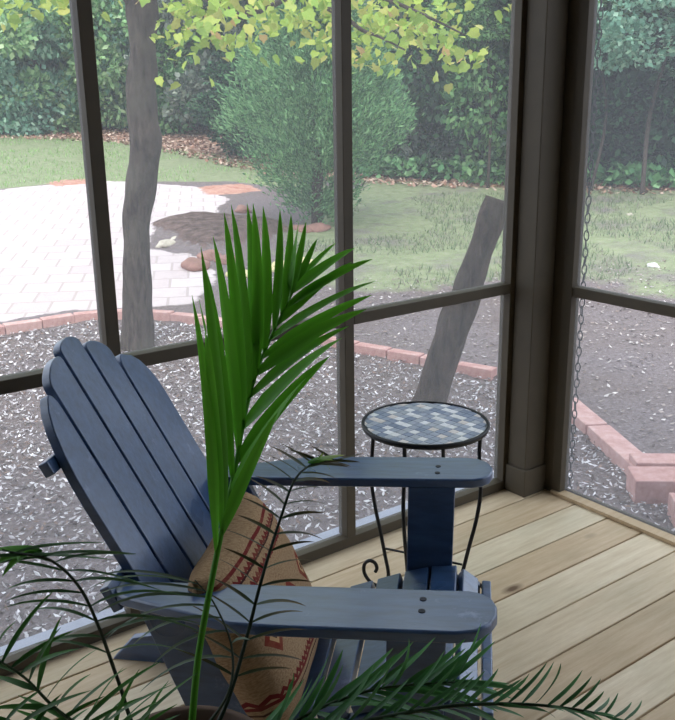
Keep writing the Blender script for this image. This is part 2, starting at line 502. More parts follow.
tops = {-2: .655, -1: .702, 0: .732, 1: .694, 2: .636}
for k in range(-2, 3):
    yc = .013 + k * .1015 + {2: .0165}.get(k, 0); w = {2: .0625}.get(k, .0460); T = tops[k]; sg = 1 if k > 0 else -1
    if abs(k) < 2:
        sk = -.018 * abs(k)
        ol = [(-.16, -w), (-.16, w)] + [(T - .024 + .024 * math.sin(t) + (sk * math.cos(t) * (1 if k > 0 else -1) if k else 0), w * math.cos(t)) for t in [math.pi * i / 10 for i in range(11)]]
    else:
        # outer slat: straight inner edge, bowed outer edge
        bw = 1 if k < 0 else .62
        ol = [(-.16, -w), (-.16, w), (T - .225 * bw, w), (T - .165 * bw, w * .93), (T - .115 * bw, w * .76), (T - .065 * bw, w * .45), (T - .03 * bw, w * .05), (T - .008, -w * .4), (T - .001, -w * .62), (T - .008, -w * .84), (T - .023, -w * .97), (T - .045, -w)]
        if sg < 0: ol = [(a_, -b_) for a_, b_ in ol][::-1]
    m = MB(); m.prism(ol, bp_(0, yc), bu, (0, 1, 0), bn * -.022); m.build('back_slat', B, CH, bevel=.003)
for L, hw, bh in ((.52, .252, .03), (.235, .30, .055), (-.10, .225, .055)):
    m = MB(); o = bp_(L, -hw, -.024); m.prism([(0, 0), (bh, 0), (bh, 2 * hw), (0, 2 * hw)], o, bu, (0, 1, 0), bn * -.022); m.build('back_brace', B, CH, bevel=.003)

# ------------------------------------------------------------------ cushion
def cushion():
    n = 28; W_, H_, T_ = .41, .37, .078
    m = MB(); uvs = []
    vs = []; fs = []
    for side in (1, -1):
        for j in range(n + 1):
            for i in range(n + 1):
                u = i / n * 2 - 1; v = j / n * 2 - 1
                e = (1 - abs(u) ** 3.2) * (1 - abs(v) ** 3.2)
                t = T_ * max(0, e) ** .38
                pin = 1 - .035 * (1 - abs(v) ** 2) * abs(u) ** 3
                pin2 = 1 - .035 * (1 - abs(u) ** 2) * abs(v) ** 3
                wr = .006 * noise.noise((u * 2.5, v * 2.5, side * 3))
                vs.append((side * (t + (wr if e > 0 else 0)), u * W_ / 2 * pin, v * H_ / 2 * pin2)); uvs.append((u * .5 + .5, v * .5 + .5))
    N = (n + 1) ** 2
    for s_ in (0, 1):
        for j in range(n):
            for i in range(n):
                a_ = s_ * N + j * (n + 1) + i; q = (a_, a_ + 1, a_ + n + 2, a_ + n + 1); fs.append(q if s_ == 0 else q[::-1])
    m.raw(vs, fs); o = m.build('cushion', MAT['pillow'])
    uvl = o.data.uv_layers.new(name='UVMap')
    for lp in o.data.loops: uvl.data[lp.index].uv = uvs[lp.vertex_index]
    bm = bmesh.new(); bm.from_mesh(o.data); bmesh.ops.remove_doubles(bm, verts=bm.verts, dist=.0005); bm.to_mesh(o.data); bm.free()
    o.data.shade_smooth(); return o


cu = cushion()
tag(cu, 'tan woven cushion with dark red zigzag bands leaning in the blue chair', 'cushion')
TC = math.radians(24)
cx = V((math.cos(TC), 0, math.sin(TC))); cz = V((-math.sin(TC), 0, math.cos(TC)))
Mloc = Matrix((( cx.x, 0, cz.x), (0, 1, 0), (cx.z, 0, cz.z))).to_4x4()
Mloc.translation = V((-.488, -.092, .392))
chM = Matrix.Translation((-1.196, -.958, 0)) @ Matrix.Rotation(math.radians(-45.4), 4, 'Z')
cu.matrix_world = chM @ Mloc

# ------------------------------------------------------------------ mosaic side table
TB = empty('side_table', (-.867, -.378, 0)); tag(TB, 'round mosaic topped side table on black scrolled iron legs', 'table')
RT, ZT = .176, .55
m = MB(); seg = 64
prof = [(RT - .006, ZT - .012), (RT, ZT - .010), (RT + .003, ZT), (RT + .001, ZT + .004), (RT - .005, ZT + .004), (RT - .006, ZT - .002)]
vs = [(r_ * math.cos(2 * math.pi * i / seg), r_ * math.sin(2 * math.pi * i / seg), z) for i in range(seg) for r_, z in prof]; n = len(prof)
fs = [(i * n + j, ((i + 1) % seg) * n + j, ((i + 1) % seg) * n + (j + 1) % n, i * n + (j + 1) % n) for i in range(seg) for j in range(n)]
m.raw(vs, fs); rim = m.build('rim', MAT['iron'], TB, smooth=True)
m = MB(); m.tube([(0, 0, ZT - .012), (0, 0, ZT - .001)], RT - .005, 64); tt = m.build('tabletop', simple('grey_grout', s2l((150, 152, 158)), .8), TB)


def tile_mat():
    t = NT('mosaic_tile'); a_ = t.add('ShaderNodeAttribute'); a_.attribute_name = 'Col'
    n_ = t.noise(t.coords(), 80, 3)
    c = t.mix(.12, a_.outputs['Color'], t.ramp(n_, [(.3, s2l((110, 120, 136))), (.7, s2l((222, 224, 230)))]))
    t.base(c, .3, .5); return t.m


m = MB(); q = .025; ca = math.radians(8)
for i in range(-8, 9):
    for j in range(-8, 9):
        x, y = i * q, j * q
        if math.hypot(x, y) > RT + .004: continue
        c = random.choice([(128, 142, 168), (142, 154, 178), (156, 166, 186), (168, 176, 192), (180, 186, 196)])
        if (i + 2 * j) % 5 == 0 or ((i + 2 * j) % 5 == 2 and random.random() < .35): c = random.choice([(255, 255, 255), (246, 246, 244), (238, 228, 220)])
        h = q / 2 - .0011; pts = []
        for a_, b_ in ((-h, -h), (h, -h), (h, h), (-h, h)):
            X_, Y_ = x + a_, y + b_; rr = math.hypot(X_, Y_)
            if rr > RT - .007: X_, Y_ = X_ * (RT - .007) / rr, Y_ * (RT - .007) / rr
            pts.append((X_ * math.cos(ca) - Y_ * math.sin(ca), X_ * math.sin(ca) + Y_ * math.cos(ca)))
        area = abs(sum(pts[k][0] * pts[(k + 1) % 4][1] - pts[(k + 1) % 4][0] * pts[k][1] for k in range(4))) / 2
        if area < 4e-5: continue
        zt = ZT + .0012
        m.raw([(p_[0], p_[1], zt - .003) for p_ in pts] + [(p_[0], p_[1], zt) for p_ in pts], [(4, 5, 6, 7), (0, 1, 5, 4), (1, 2, 6, 5), (2, 3, 7, 6), (3, 0, 4, 7)], s2l(c))
m.build('mosaic_tiles', tile_mat(), tt)
prof = [(.160, .545), (.158, .49), (.162, .42), (.165, .36), (.155, .28), (.136, .19), (.120, .11), (.110, .06), (.112, .030), (.124, .010), (.146, .005), (.170, .013), (.188, .038), (.188, .066), (.172, .083), (.154, .080), (.147, .064), (.152, .050)]
for az in (-62, 28, 118, 208):
    a_ = math.radians(az); m = MB()
    m.tube(smooth_path([(r_ * math.cos(a_), r_ * math.sin(a_), z) for r_, z in prof], 5), .0056, 8); m.build('leg', MAT['iron'], TB, smooth=True)
for az in (28, 118):
    a_ = math.radians(az); m = MB()
    R_ = .118; m.tube([(R_ * math.cos(a_), R_ * math.sin(a_), .135), (0, 0, .128 if az == 28 else .136), (-R_ * math.cos(a_), -R_ * math.sin(a_), .135)], .0035, 8); m.build('crossbar', MAT['iron'], TB, smooth=True)
m = MB(); m.tube([(.155 * math.cos(t), .155 * math.sin(t), ZT - .014) for t in [2 * math.pi * i / 40 for i in range(40)]], .004, 6, closed=True); m.build('support_ring', MAT['iron'], TB, smooth=True)

# ------------------------------------------------------------------ rain chain outside the corner
p0 = at(583, 0, 3.15); p1 = at(571, 470, 3.15)
x0_, y0_ = p1.x, p1.y
RC = empty('rain_chain', (x0_, y0_, -.1)); tag(RC, 'dark metal rain chain hanging outside just right of the corner column', 'chain')
def link_mesh():
    pts = []
    for i in range(20):
        t = 2 * math.pi * i / 20; pts.append((.008 * math.cos(t), 0, .018 * math.sin(t)))
    m = MB(); m.tube(pts, .0022, 6, closed=True); return m
lk = link_mesh().build('chain_link', MAT['chain'], RC, smooth=True)
zz = 0; i = 0
while zz < 2.4:
    o = lk if i == 0 else lk.copy()
    if i: col.objects.link(o); o.parent = RC
    o.location = (.004 * math.sin(zz * 3), .004 * math.cos(zz * 2), zz); o.rotation_euler = (random.uniform(-.12, .12), random.uniform(-.12, .12), (i % 2) * math.pi / 2 + random.uniform(-.3, .3) + .6)
    zz += .030; i += 1
    if i > 82: break

# ------------------------------------------------------------------ potted palm
def leaflet(m, base, mid, tip, w, c0, c1, n=8, side=None):
    base, mid, tip = V(base), V(mid), V(tip); pts = []
    for i in range(n + 1):
        t = i / n; pts.append(base * (1 - t) ** 2 + mid * 2 * t * (1 - t) + tip * t * t)
    view = (CAM - mid).normalized()
    jit = V((random.uniform(-.5, .5), random.uniform(-.5, .5), random.uniform(-.5, .5)))
    nrm = (V((-.3, -.35, .8)) + jit * .8).normalized() if side is None else (V(side) + jit * .7).normalized()
    vs = []; cs = []
    for i, p in enumerate(pts):
        t = i / n; d_ = (pts[min(i + 1, n)] - pts[max(i - 1, 0)]).normalized()
        a_ = d_.cross(nrm).normalized(); b_ = a_.cross(d_)
        ww = w * (min(1, .35 + t * 3.2)) * (1 - t ** 2.4) ** .8 + .0002
        vs += [p - a_ * ww + b_ * ww * .35, p, p + a_ * ww + b_ * ww * .35]
        c = [c0[k] * (1 - t) + c1[k] * t for k in range(3)]
        cs += [tuple(x * 1.12 for x in c), tuple(x * .8 for x in c), tuple(c)]
    fs = []
    for i in range(n):
        a_ = i * 3; fs += [(a_, a_ + 1, a_ + 4, a_ + 3), (a_ + 1, a_ + 2, a_ + 5, a_ + 4)]
    k0 = len(m.v); m.raw(vs, fs, (0, 0, 0)); m.c[k0:] = cs


POT = V((-1.99, -1.075, 0))
PP = empty('potted_palm', POT); tag(PP, 'leafy green palm in a brown planter in front of the blue chair', 'plant')
def build_local(m, name, mat, smooth=False, parent=PP):
    base_ = POT
    m.v = [(x - base_.x, y - base_.y, z - base_.z) for x, y, z in m.v]
    return m.build(name, mat, parent, smooth)
# planter
prof = [(0, 0), (.10, 0), (.108, .012), (.130, .40), (.135, .405), (.147, .41), (.150, .45), (.145, .456), (.135, .454), (.131, .42), (.0, .42)]
m = MB(); seg = 48; n = len(prof)
vs = [(r_ * math.cos(2 * math.pi * i / seg), r_ * math.sin(2 * math.pi * i / seg), z) for i in range(seg) for r_, z in prof]
fs = [(i * n + j, ((i + 1) % seg) * n + j, ((i + 1) % seg) * n + j + 1, i * n + j + 1) for i in range(seg) for j in range(n - 1)]
m.raw(vs, fs); m.build('planter', simple('brown_planter', s2l((96, 76, 62)), .7), PP, smooth=True)
m = MB(); m.tube([(0, 0, .41), (0, 0, .427)], .129, 32); m.build('potting_soil', simple('potting_soil', s2l((48, 38, 30)), .95, .3, 90, bump=.6), PP)

G1, G2 = s2l((78, 146, 34)), s2l((108, 188, 52)); DK1, DK2 = s2l((30, 62, 38)), s2l((44, 88, 48)); BR = s2l((138, 98, 62))


def frond(path, leaves, stemr=(.005, .0015), stemc=G1, colr=(G1, G2)):
    """path [(px,py,D)], leaves [(t along path, tip(px,py), dD, width, bow)]"""
    P = smooth_path([at(*p) for p in path], 8); n = len(P)
    m = MB(); m.tube(P, [stemr[0] + (stemr[1] - stemr[0]) * i / (n - 1) for i in range(n)], 7, color=stemc)
    fo = MB(); Dp = path
    for t, tip, dD, w, bow in leaves:
        x = t * (n - 1); i = min(int(x), n - 2); b = P[i].lerp(P[i + 1], x - i)
        D0 = (b - CAM).dot(_h); tp = at(tip[0], tip[1], D0 + dD)
        d_ = tp - b; tang = (P[min(i + 2, n - 1)] - P[i]).normalized()
        mid = b + d_ * .5 + tang * d_.length * bow + V((0, 0, .02 * d_.length))
        k_ = random.uniform(.85, 1.15)
        leaflet(fo, b, mid, tp, w, tuple(c * k_ for c in colr[0]), tuple(c * k_ for c in colr[1]))
    f_ = build_local(fo, 'frond', MAT['palm'], True)
    s_ = build_local(m, 'stem', MAT['palm'], True, f_)
    return f_


D = 1.2
# the tall bright frond
path = [(190, 745, 1.16), (198, 660, 1.19), (210, 590, 1.22), (222, 530, 1.25), (234, 475, 1.28), (246, 410, 1.32), (258, 368, 1.36), (272, 335, 1.40), (286, 306, 1.43), (298, 281, 1.46)]
def tof(y):   # path parameter for image row y
    ys = [p[1] for p in path]
    for i in range(len(ys) - 1):
        if ys[i] >= y >= ys[i + 1]: return (i + (ys[i] - y) / (ys[i] - ys[i + 1])) / (len(ys) - 1)
    return 0
L_ = [(555, 192, 295, -.10, .0085), (530, 199, 299, -.12, .008), (515, 201, 247, -.08, .011), (480, 204, 262, -.05, .0085), (450, 213, 236, -.09, .010), (425, 224, 212, -.05, .010), (402, 231, 204, -.02, .0095),
      (385, 247, 203, .02, .010), (372, 253, 203, -.04, .010), (352, 263, 206, .03, .0095), (330, 280, 209, .0, .0080), (315, 291, 214, .04, .008), (303, 299, 219, -.02, .0075), (295, 306, 222, .04, .0065), (284, 317, 239, .02, .006)]
R__ = [(284, 336, 243, .03, .006), (292, 355, 248, -.02, .0085), (308, 373, 259, .03, .009), (325, 352, 262, .06, .0085), (340, 376, 281, .02, .0105), (358, 372, 295, .06, .0085), (375, 367, 309, .0, .011), (400, 349, 326, .05, .0105), (430, 342, 338, -.02, .0115), (462, 330, 356, .04, .011), (498, 306, 378, -.03, .011), (535, 278, 412, -.05, .009)]
lv = [(tof(a), (b, c), dd, w, .10) for a, b, c, dd, w in L_] + [(tof(a), (b, c), dd, w * 1.1, .10) for a, b, c, dd, w in R__]
frond(path, lv, (.0058, .0018))
# dark arching frond over the seat
path2 = [(205, 750, 1.20), (228, 700, 1.24), (246, 640, 1.28), (262, 578, 1.31), (280, 520, 1.34), (296, 478, 1.37), (318, 462, 1.42), (343, 461, 1.47)]
lv = []
for i in range(19):
    t = .2 + .75 * i / 18; x = t * 7; j = min(int(x), 6); q_ = x - j
    bx = path2[j][0] * (1 - q_) + path2[j + 1][0] * q_; by = path2[j][1] * (1 - q_) + path2[j + 1][1] * q_
    L0 = 62 * (1 - .5 * i / 18)
    lv.append((t, (bx - L0 * random.uniform(.75, 1), by - L0 * random.uniform(.35, .65)), random.uniform(-.05, .03), .0028, .05))
    lv.append((t, (bx + L0 * random.uniform(.85, 1.1), by + random.uniform(-12, 6)), random.uniform(-.02, .08), .0028, .12))
f2 = frond(path2, lv, (.004, .0012), s2l((34, 52, 38)), (s2l((44, 70, 44)), s2l((96, 78, 52))))
f2['label'] = 'thin dark drooping frond with browning leaflets'
m = MB()
for tx, ty, dd in ((352, 463, .03), (330, 470, .0), (345, 455, .06), (322, 452, .02)):
    leaflet(m, at(308, 463, 1.40), at(325, 458, 1.42), at(tx, ty, 1.44 + dd), .005, s2l((70, 150, 40)), s2l((150, 160, 70)))
build_local(m, 'frond', MAT['palm'], True)
# left thin frond with long drooping leaflets
path3 = [(185, 750, 1.15), (140, 735, 1.13), (118, 680, 1.12), (100, 630, 1.10), (80, 588, 1.08), (50, 560, 1.04), (10, 552, 1.0)]
lv = []
for i in range(11):
    t = .42 + .56 * i / 10; x = t * 6; j = min(int(x), 5); q_ = x - j
    bx = path3[j][0] * (1 - q_) + path3[j + 1][0] * q_; by = path3[j][1] * (1 - q_) + path3[j + 1][1] * q_
    lv.append((t, (bx + random.uniform(75, 110), by - random.uniform(-12, 14)), random.uniform(-.05, .08), .0022, .25))
    lv.append((t, (bx - random.uniform(60, 90), by + random.uniform(-20, 25)), random.uniform(-.05, .05), .0022, .2))
f3 = frond(path3, lv, (.0035, .0015), s2l((36, 50, 36)), (s2l((52, 86, 50)), s2l((96, 128, 88))))
# bright tip at far left
m = MB()
for tx, ty in ((-10, 566), (-4, 549), (2, 577), (18, 560)):
    leaflet(m, at(42, 552, 1.04), at(20, 550, 1.03), at(tx, ty, 1.0), .007, s2l((58, 120, 36)), s2l((96, 160, 50)))
build_local(m, 'frond', MAT['palm'], True)
# pale curved leaflets crossing the arm's rear
path5 = [(175, 760, 1.15), (225, 700, 1.2), (232, 650, 1.24), (215, 605, 1.26), (195, 580, 1.28)]
lv = []
for i, (bx, by, tx, ty) in enumerate(((210, 598, 95, 578), (215, 607, 92, 598), (220, 615, 96, 614), (222, 628, 105, 640), (226, 645, 130, 648), (228, 660, 150, 668), (230, 676, 250, 640), (222, 690, 140, 692))):
    lv.append((.95 - .07 * i, (tx, ty), random.uniform(-.05, .03), .0028, .22))
frond(path5, lv, (.003, .001), s2l((50, 64, 48)), (s2l((72, 92, 72)), s2l((120, 140, 118))))
# right-going frond along the bottom edge
path6 = [(215, 752, 1.14), (300, 735, 1.12), (380, 718, 1.10), (450, 706, 1.08), (520, 704, 1.06), (580, 710, 1.04), (630, 722, 1.02)]
lv = []
for i in range(26):
    t = .12 + .86 * i / 25; x = t * 6; j = min(int(x), 5); q_ = x - j
    bx = path6[j][0] * (1 - q_) + path6[j + 1][0] * q_; by = path6[j][1] * (1 - q_) + path6[j + 1][1] * q_
    s_ = 1 - .75 * (i / 25) ** 1.2
    lv.append((t, (bx + random.uniform(45, 75) * s_, by - random.uniform(40, 85) * s_), random.uniform(-.06, .06), .0038 * (.4 + .6 * s_), .12))
    lv.append((t, (bx + random.uniform(55, 75) * s_, by + random.uniform(5, 35) * s_), random.uniform(-.06, .06), .0032 * (.4 + .6 * s_), .12))
frond(path6, lv, (.0045, .0012), s2l((44, 68, 46)), (s2l((44, 88, 50)), s2l((84, 138, 84))))
# denser second frond at bottom centre
path7 = [(205, 752, 1.18), (262, 738, 1.2), (320, 708, 1.2), (372, 690, 1.2), (420, 684, 1.2), (455, 682, 1.2)]
lv = []
for i in range(20):
    t = .15 + .84 * i / 19; x = t * 5; j = min(int(x), 4); q_ = x - j
    bx = path7[j][0] * (1 - q_) + path7[j + 1][0] * q_; by = path7[j][1] * (1 - q_) + path7[j + 1][1] * q_
    lv.append((t, (bx + random.uniform(15, 60), by - random.uniform(35, 65)), random.uniform(-.07, .07), .0052, .1))
    lv.append((t, (bx + random.uniform(55, 85), by + random.uniform(0, 30)), random.uniform(-.07, .07), .0048, .1))
frond(path7, lv, (.004, .0012), s2l((48, 72, 46)), (s2l((46, 94, 50)), s2l((84, 146, 78))))
# low left fronds
for path8, Ls in (([(170, 752, 1.14), (110, 742, 1.08), (60, 712, 1.02), (25, 678, .98), (-10, 655, .95)], 1), ([(165, 755, 1.12), (120, 745, 1.1), (70, 735, 1.05), (0, 722, 1.0)], 2)):
    lv = []
    for i in range(13):
        t = .2 + .78 * i / 12; x = t * (len(path8) - 1); j = min(int(x), len(path8) - 2); q_ = x - j
        bx = path8[j][0] * (1 - q_) + path8[j + 1][0] * q_; by = path8[j][1] * (1 - q_) + path8[j + 1][1] * q_
        lv.append((t, (bx + random.uniform(20, 95), by - random.uniform(25, 75)), random.uniform(-.05, .06), .0034, .1))
        if i % 2: lv.append((t, (bx - random.uniform(40, 80), by - random.uniform(-20, 35)), random.uniform(-.05, .06), .004, .1))
    frond(path8, lv, (.0035, .0012), s2l((40, 70, 40)), (s2l((38, 80, 34)), s2l((74, 132, 52))))

# ------------------------------------------------------------------ ground
gx = np.concatenate([np.arange(-14, -4, .5), np.arange(-4, 8, .11), np.arange(8, 34, .4)])
gy = np.concatenate([np.arange(-14, -3, .5), np.arange(-3, 13, .11), np.arange(13, 42, .4)])
X2, Y2 = np.meshgrid(gx, gy)
S2 = np.hypot(X2 - CAM.x, Y2 - CAM.y); Z2 = -.25 + np.maximum(0, S2 - 5) * .055
nx, ny = len(gx), len(gy)


def inpoly(poly, X, Y):
    ins = np.zeros(X.shape, bool); n_ = len(poly)
    for i in range(n_):
        (xa, ya), (xb, yb) = poly[i], poly[(i + 1) % n_]
        if ya == yb: continue
        c = ((ya > Y) != (yb > Y)) & (X < (xb - xa) * (Y - ya) / (yb - ya) + xa); ins ^= c
    return ins


EDGE = [(-3.2, 3.75), (-2.2, 4.12), (-1.3, 4.28), (-.69, 4.30), (-.25, 4.29), (.05, 4.24), (.37, 4.02), (.60, 3.62), (.92, 3.0), (1.10, 2.46), (1.27, 2.0), (1.43, 1.52)]
BED = EDGE + [(1.46, 1.1), (1.31, .86), (1.11, .54), (.82, 0), (.80, -4), (-6, -4), (-6, 3)]
PATIO = [(-9, 9.8), (-3, 10.6), (1.36, 10.73), (2.0, 10.85), (2.5, 10.85), (3.0, 10.6), (3.7, 9.3), (3.5, 8.2), (2.8, 7.4), (2.0, 7.2), (1.35, 6.2), (1.6, 5.4), (1.25, 4.6), (.75, 4.1), (.3, 4.35), (0, 4.5), (-.7, 4.55), (-3, 4.2), (-9, 4.5)]
GRASSL = [(-12, 9.9), (2.5, 10.9), (3.2, 10.3), (4.2, 9.6), (4.6, 8.3), (3.6, 7.2), (5.0, 8.0), (6.0, 10.2), (5.7, 12.5), (5.2, 15.5), (3.9, 18.3), (-12, 20)]
GRASSR = [(3.0, 6.2), (1.75, 4.6), (1.9, 3.6), (2.7, 3.2), (3.7, 2.9), (3.6, 1.5), (4.2, .3), (8, -2.5), (12, -3), (8.2, 4.3), (7.6, 5.4), (6.9, 6.3), (5.9, 8.4), (4.9, 7.6)]
LITTER = [(-14, 19.0), (3.7, 18.2), (5.1, 15.3), (5.6, 12.4), (5.9, 10.4), (5.7, 8.5), (6.7, 6.2), (7.6, 5.4), (8.4, 3.8), (12, -4), (33, -8), (33, 40), (-14, 40)]
RED = [(2.0, 10.6), (2.7, 10.5), (3.0, 11.0), (2.2, 11.2)]
RED2 = [(3.4, 8.6), (4.2, 8.4), (4.3, 9.2), (3.7, 9.4)]
SOIL = [(1.75, 7.0), (2.5, 7.3), (3.0, 6.3), (2.75, 5.6), (1.7, 5.6)]


def blur(A, k=1):
    for _ in range(k):
        B_ = A.copy(); B_[1:-1, 1:-1] = (A[1:-1, 1:-1] * 2 + A[:-2, 1:-1] + A[2:, 1:-1] + A[1:-1, :-2] + A[1:-1, 2:]) / 6; A = B_
    return A


masks = {}
for nm, ps, k in (('patio', [PATIO], 1), ('grass', [GRASSL, GRASSR], 4), ('litter', [LITTER], 3), ('red', [RED, RED2], 2), ('soil', [SOIL], 2)):
    A = np.zeros(X2.shape)
    for p in ps: A = np.maximum(A, inpoly(p, X2, Y2).astype(float))
    masks[nm] = blur(A, k)
bedm = inpoly(BED, X2, Y2).astype(float)
masks['grass'] *= (1 - bedm); masks['grass'] = np.where(inpoly(GRASSR, X2, Y2), masks['grass'] * .66, masks['grass'])
Z2 = Z2 - bedm * .02 + masks['soil'] * .13
verts = np.stack([X2.ravel(), Y2.ravel(), Z2.ravel()], 1)
idx = np.arange(nx * ny).reshape(ny, nx)
quads = np.stack([idx[:-1, :-1].ravel(), idx[:-1, 1:].ravel(), idx[1:, 1:].ravel(), idx[1:, :-1].ravel()], 1)
me = bpy.data.meshes.new('ground'); me.from_pydata(verts.tolist(), [], quads.tolist()); me.materials.append(MAT['ground']); me.shade_smooth()
for nm, A in masks.items():
    a = me.attributes.new(nm, 'FLOAT', 'POINT'); a.data.foreach_set('value', A.ravel().astype(np.float32))
gr = bpy.data.objects.new('ground', me); col.objects.link(gr); struct(gr, 'garden ground of mulch, bare dirt, patio and lawn')


def scatter(name, label, cat, mat, centers, sizes, colors, tilt=.5, ratio=.4, up=False, shape='quad'):
    """many small curled quads in one mesh"""
    n_ = len(centers); ang = rng.uniform(0, 2 * np.pi, n_)
    if up:      # blades of grass: a triangle standing up
        dx = np.stack([np.cos(ang), np.sin(ang), np.zeros(n_)], 1) * (sizes * .10)[:, None]
        lean = np.stack([rng.normal(0, .4, n_), rng.normal(0, .4, n_), np.ones(n_)], 1) * sizes[:, None]
        vv = np.stack([centers - dx, centers + dx, centers + lean], 1).reshape(-1, 3)
        ff = np.arange(n_ * 3).reshape(-1, 3); rep = 3
    else:
        a1 = np.stack([np.cos(ang), np.sin(ang), rng.normal(0, tilt, n_)], 1); a1 /= np.linalg.norm(a1, axis=1)[:, None]
        a2 = np.stack([-np.sin(ang), np.cos(ang), rng.normal(0, tilt, n_)], 1)
        a2 -= a1 * (a1 * a2).sum(1)[:, None]; a2 /= np.linalg.norm(a2, axis=1)[:, None]
        a1 = a1 * sizes[:, None]; a2 = a2 * (sizes * ratio)[:, None]; nn = np.cross(a1, a2); nn /= np.linalg.norm(nn, axis=1)[:, None]; nn *= (sizes * .15)[:, None]
        vv = np.stack([centers - a1 + nn, centers - a2, centers + a1 + nn, centers + a2], 1).reshape(-1, 3)
        ff = np.arange(n_ * 4).reshape(-1, 4); rep = 4
    me_ = bpy.data.meshes.new(name); me_.from_pydata(vv.tolist(), [], ff.tolist()); me_.materials.append(mat)
    a_ = me_.color_attributes.new('Col', 'FLOAT_COLOR', 'POINT'); cc_ = np.ones((len(vv), 4), np.float32); cc_[:, :3] = np.repeat(colors, rep, 0); a_.data.foreach_set('color', cc_.ravel())
    if label is None: return me_
    o = bpy.data.objects.new(name, me_); col.objects.link(o); tag(o, label, cat, kind='stuff'); return o


def palette(n_, cols, var=.12):
    P_ = np.array([s2l(c) for c in cols]); c = P_[rng.integers(0, len(cols), n_)]; return c * (1 + rng.normal(0, var, (n_, 1)))


def gz(P_, extra):
    s = np.hypot(P_[:, 0] - CAM.x, P_[:, 1] - CAM.y); return -.25 + np.maximum(0, s - 5) * .055 + extra


def sample(poly, n_):
    a_ = np.array(poly); lo, hi = a_.min(0), a_.max(0); out = np.zeros((0, 2))
    while len(out) < n_:
        p_ = rng.uniform(lo, hi, (n_ * 2, 2)); out = np.vstack([out, p_[inpoly(poly, p_[:, 0], p_[:, 1])]])
    return out[:n_]


VIS = [(-3.6, .14), (.06, .14), (.06, -1.9), (.9, -1.9), (.82, 0), (1.1, .52), (1.3, .85), (1.45, 1.5), (1.25, 2.05), (.9, 3.0), (.58, 3.6), (0, 4.2), (-.7, 4.24), (-2.4, 3.95), (-3.6, 3.5)]
p_ = sample(VIS, 44000); z_ = gz(p_, -.016 + rng.uniform(0, .018, len(p_)))
scatter('wood_mulch', 'loose wood chips and dry leaves over the bed beside the porch', 'mulch', MAT['chip'], np.column_stack([p_, z_]), rng.uniform(.005, .019, len(p_)),
        palette(len(p_), [(122, 112, 110), (156, 146, 144), (200, 192, 194), (236, 232, 232), (228, 222, 224), (92, 76, 70), (136, 112, 100)], .15), .45, .45)
YARD = [(1.55, 1.5), (1.4, .9), (.95, 0), (.9, -2), (4.5, -2), (5.0, 2.4), (3.9, 3.0), (2.6, 3.6), (1.7, 4.9), (1.0, 3.6), (1.3, 2.4)]
p_ = sample(YARD, 5200); z_ = gz(p_, .008)
scatter('dry_leaves', 'scattered dry leaves on the bare dirt of the yard', 'leaves', MAT['chip'], np.column_stack([p_, z_]), rng.uniform(.008, .022, len(p_)),
        palette(len(p_), [(176, 162, 154), (140, 122, 112), (206, 196, 190), (96, 80, 74), (150, 138, 132)], .15), .3, .5)
p_ = np.vstack([sample(LITTER, 20000), sample([(5.0, 9), (7, 5.4), (9, 3), (12, 8), (9, 17), (4, 21), (3, 18.3), (5.1, 15.3)], 13000)]); z_ = gz(p_, .02)
scatter('leaf_litter', 'brown fallen leaves under the trees at the yard edge', 'leaves', MAT['chip'], np.column_stack([p_, z_]), rng.uniform(.02, .06, len(p_)),
        palette(len(p_), [(150, 112, 92), (186, 150, 130), (110, 78, 62), (216, 190, 170)], .15), .5, .6)
for poly, n_, nm, cols_ in ((GRASSL, 26000, 'far lawn beyond the pale patio, sunlight put into its brighter blades', [(140, 184, 104), (168, 206, 128), (120, 156, 88)]), (GRASSR, 34000, 'thin patchy grass on the right side of the yard', [(122, 140, 104), (146, 156, 124), (108, 130, 96), (156, 150, 132)])):  # far lawn palette brightened to stand in for sunlight
    p_ = sample(poly, n_)
    p_ = p_[np.array([noise.noise((x * .8, y * .8, 0)) > .0 - (.3 if n_ == 26000 else 0) for x, y in p_])]
    scatter('grass', nm, 'grass', MAT['leaf'], np.column_stack([p_, gz(p_, 0)]), rng.uniform(.03, .065, len(p_)), palette(len(p_), cols_, .12), up=True)
p_ = sample([(7.0, 6.2), (7.6, 5.4), (8.2, 4.2), (10, 1), (12, 2), (9.5, 6), (8, 8), (6.4, 8.6), (5.8, 8.6)], 9000); z_ = gz(p_, rng.uniform(.03, .30, len(p_)))
scatter('ivy_groundcover', 'low green ivy spreading along the foot of the right hand trees', 'ivy', MAT['leaf'], np.column_stack([p_, z_]), rng.uniform(.04, .08, len(p_)),
        palette(len(p_), [(84, 136, 88), (116, 168, 110), (150, 196, 140)], .15), .8, .8)

# bricks of the bed edging
def brick(p, q, w, h, label, group=None, zoff=.03):
    p, q = V((*p, 0)), V((*q, 0)); d_ = q - p; L = d_.length; c = (p + q) / 2
    m = MB(); m.box((-L / 2 + .004, -w / 2, -.06), (L / 2 - .004, w / 2, h))
    o = m.build('edging_brick', MAT['brick'], bevel=.006); o.location = (c.x, c.y, ground_z(c.x, c.y) + zoff - .0)
    o.rotation_euler = (random.uniform(-.03, .03), random.uniform(-.02, .02), math.atan2(d_.y, d_.x))
    tag(o, label, 'brick', group); return o


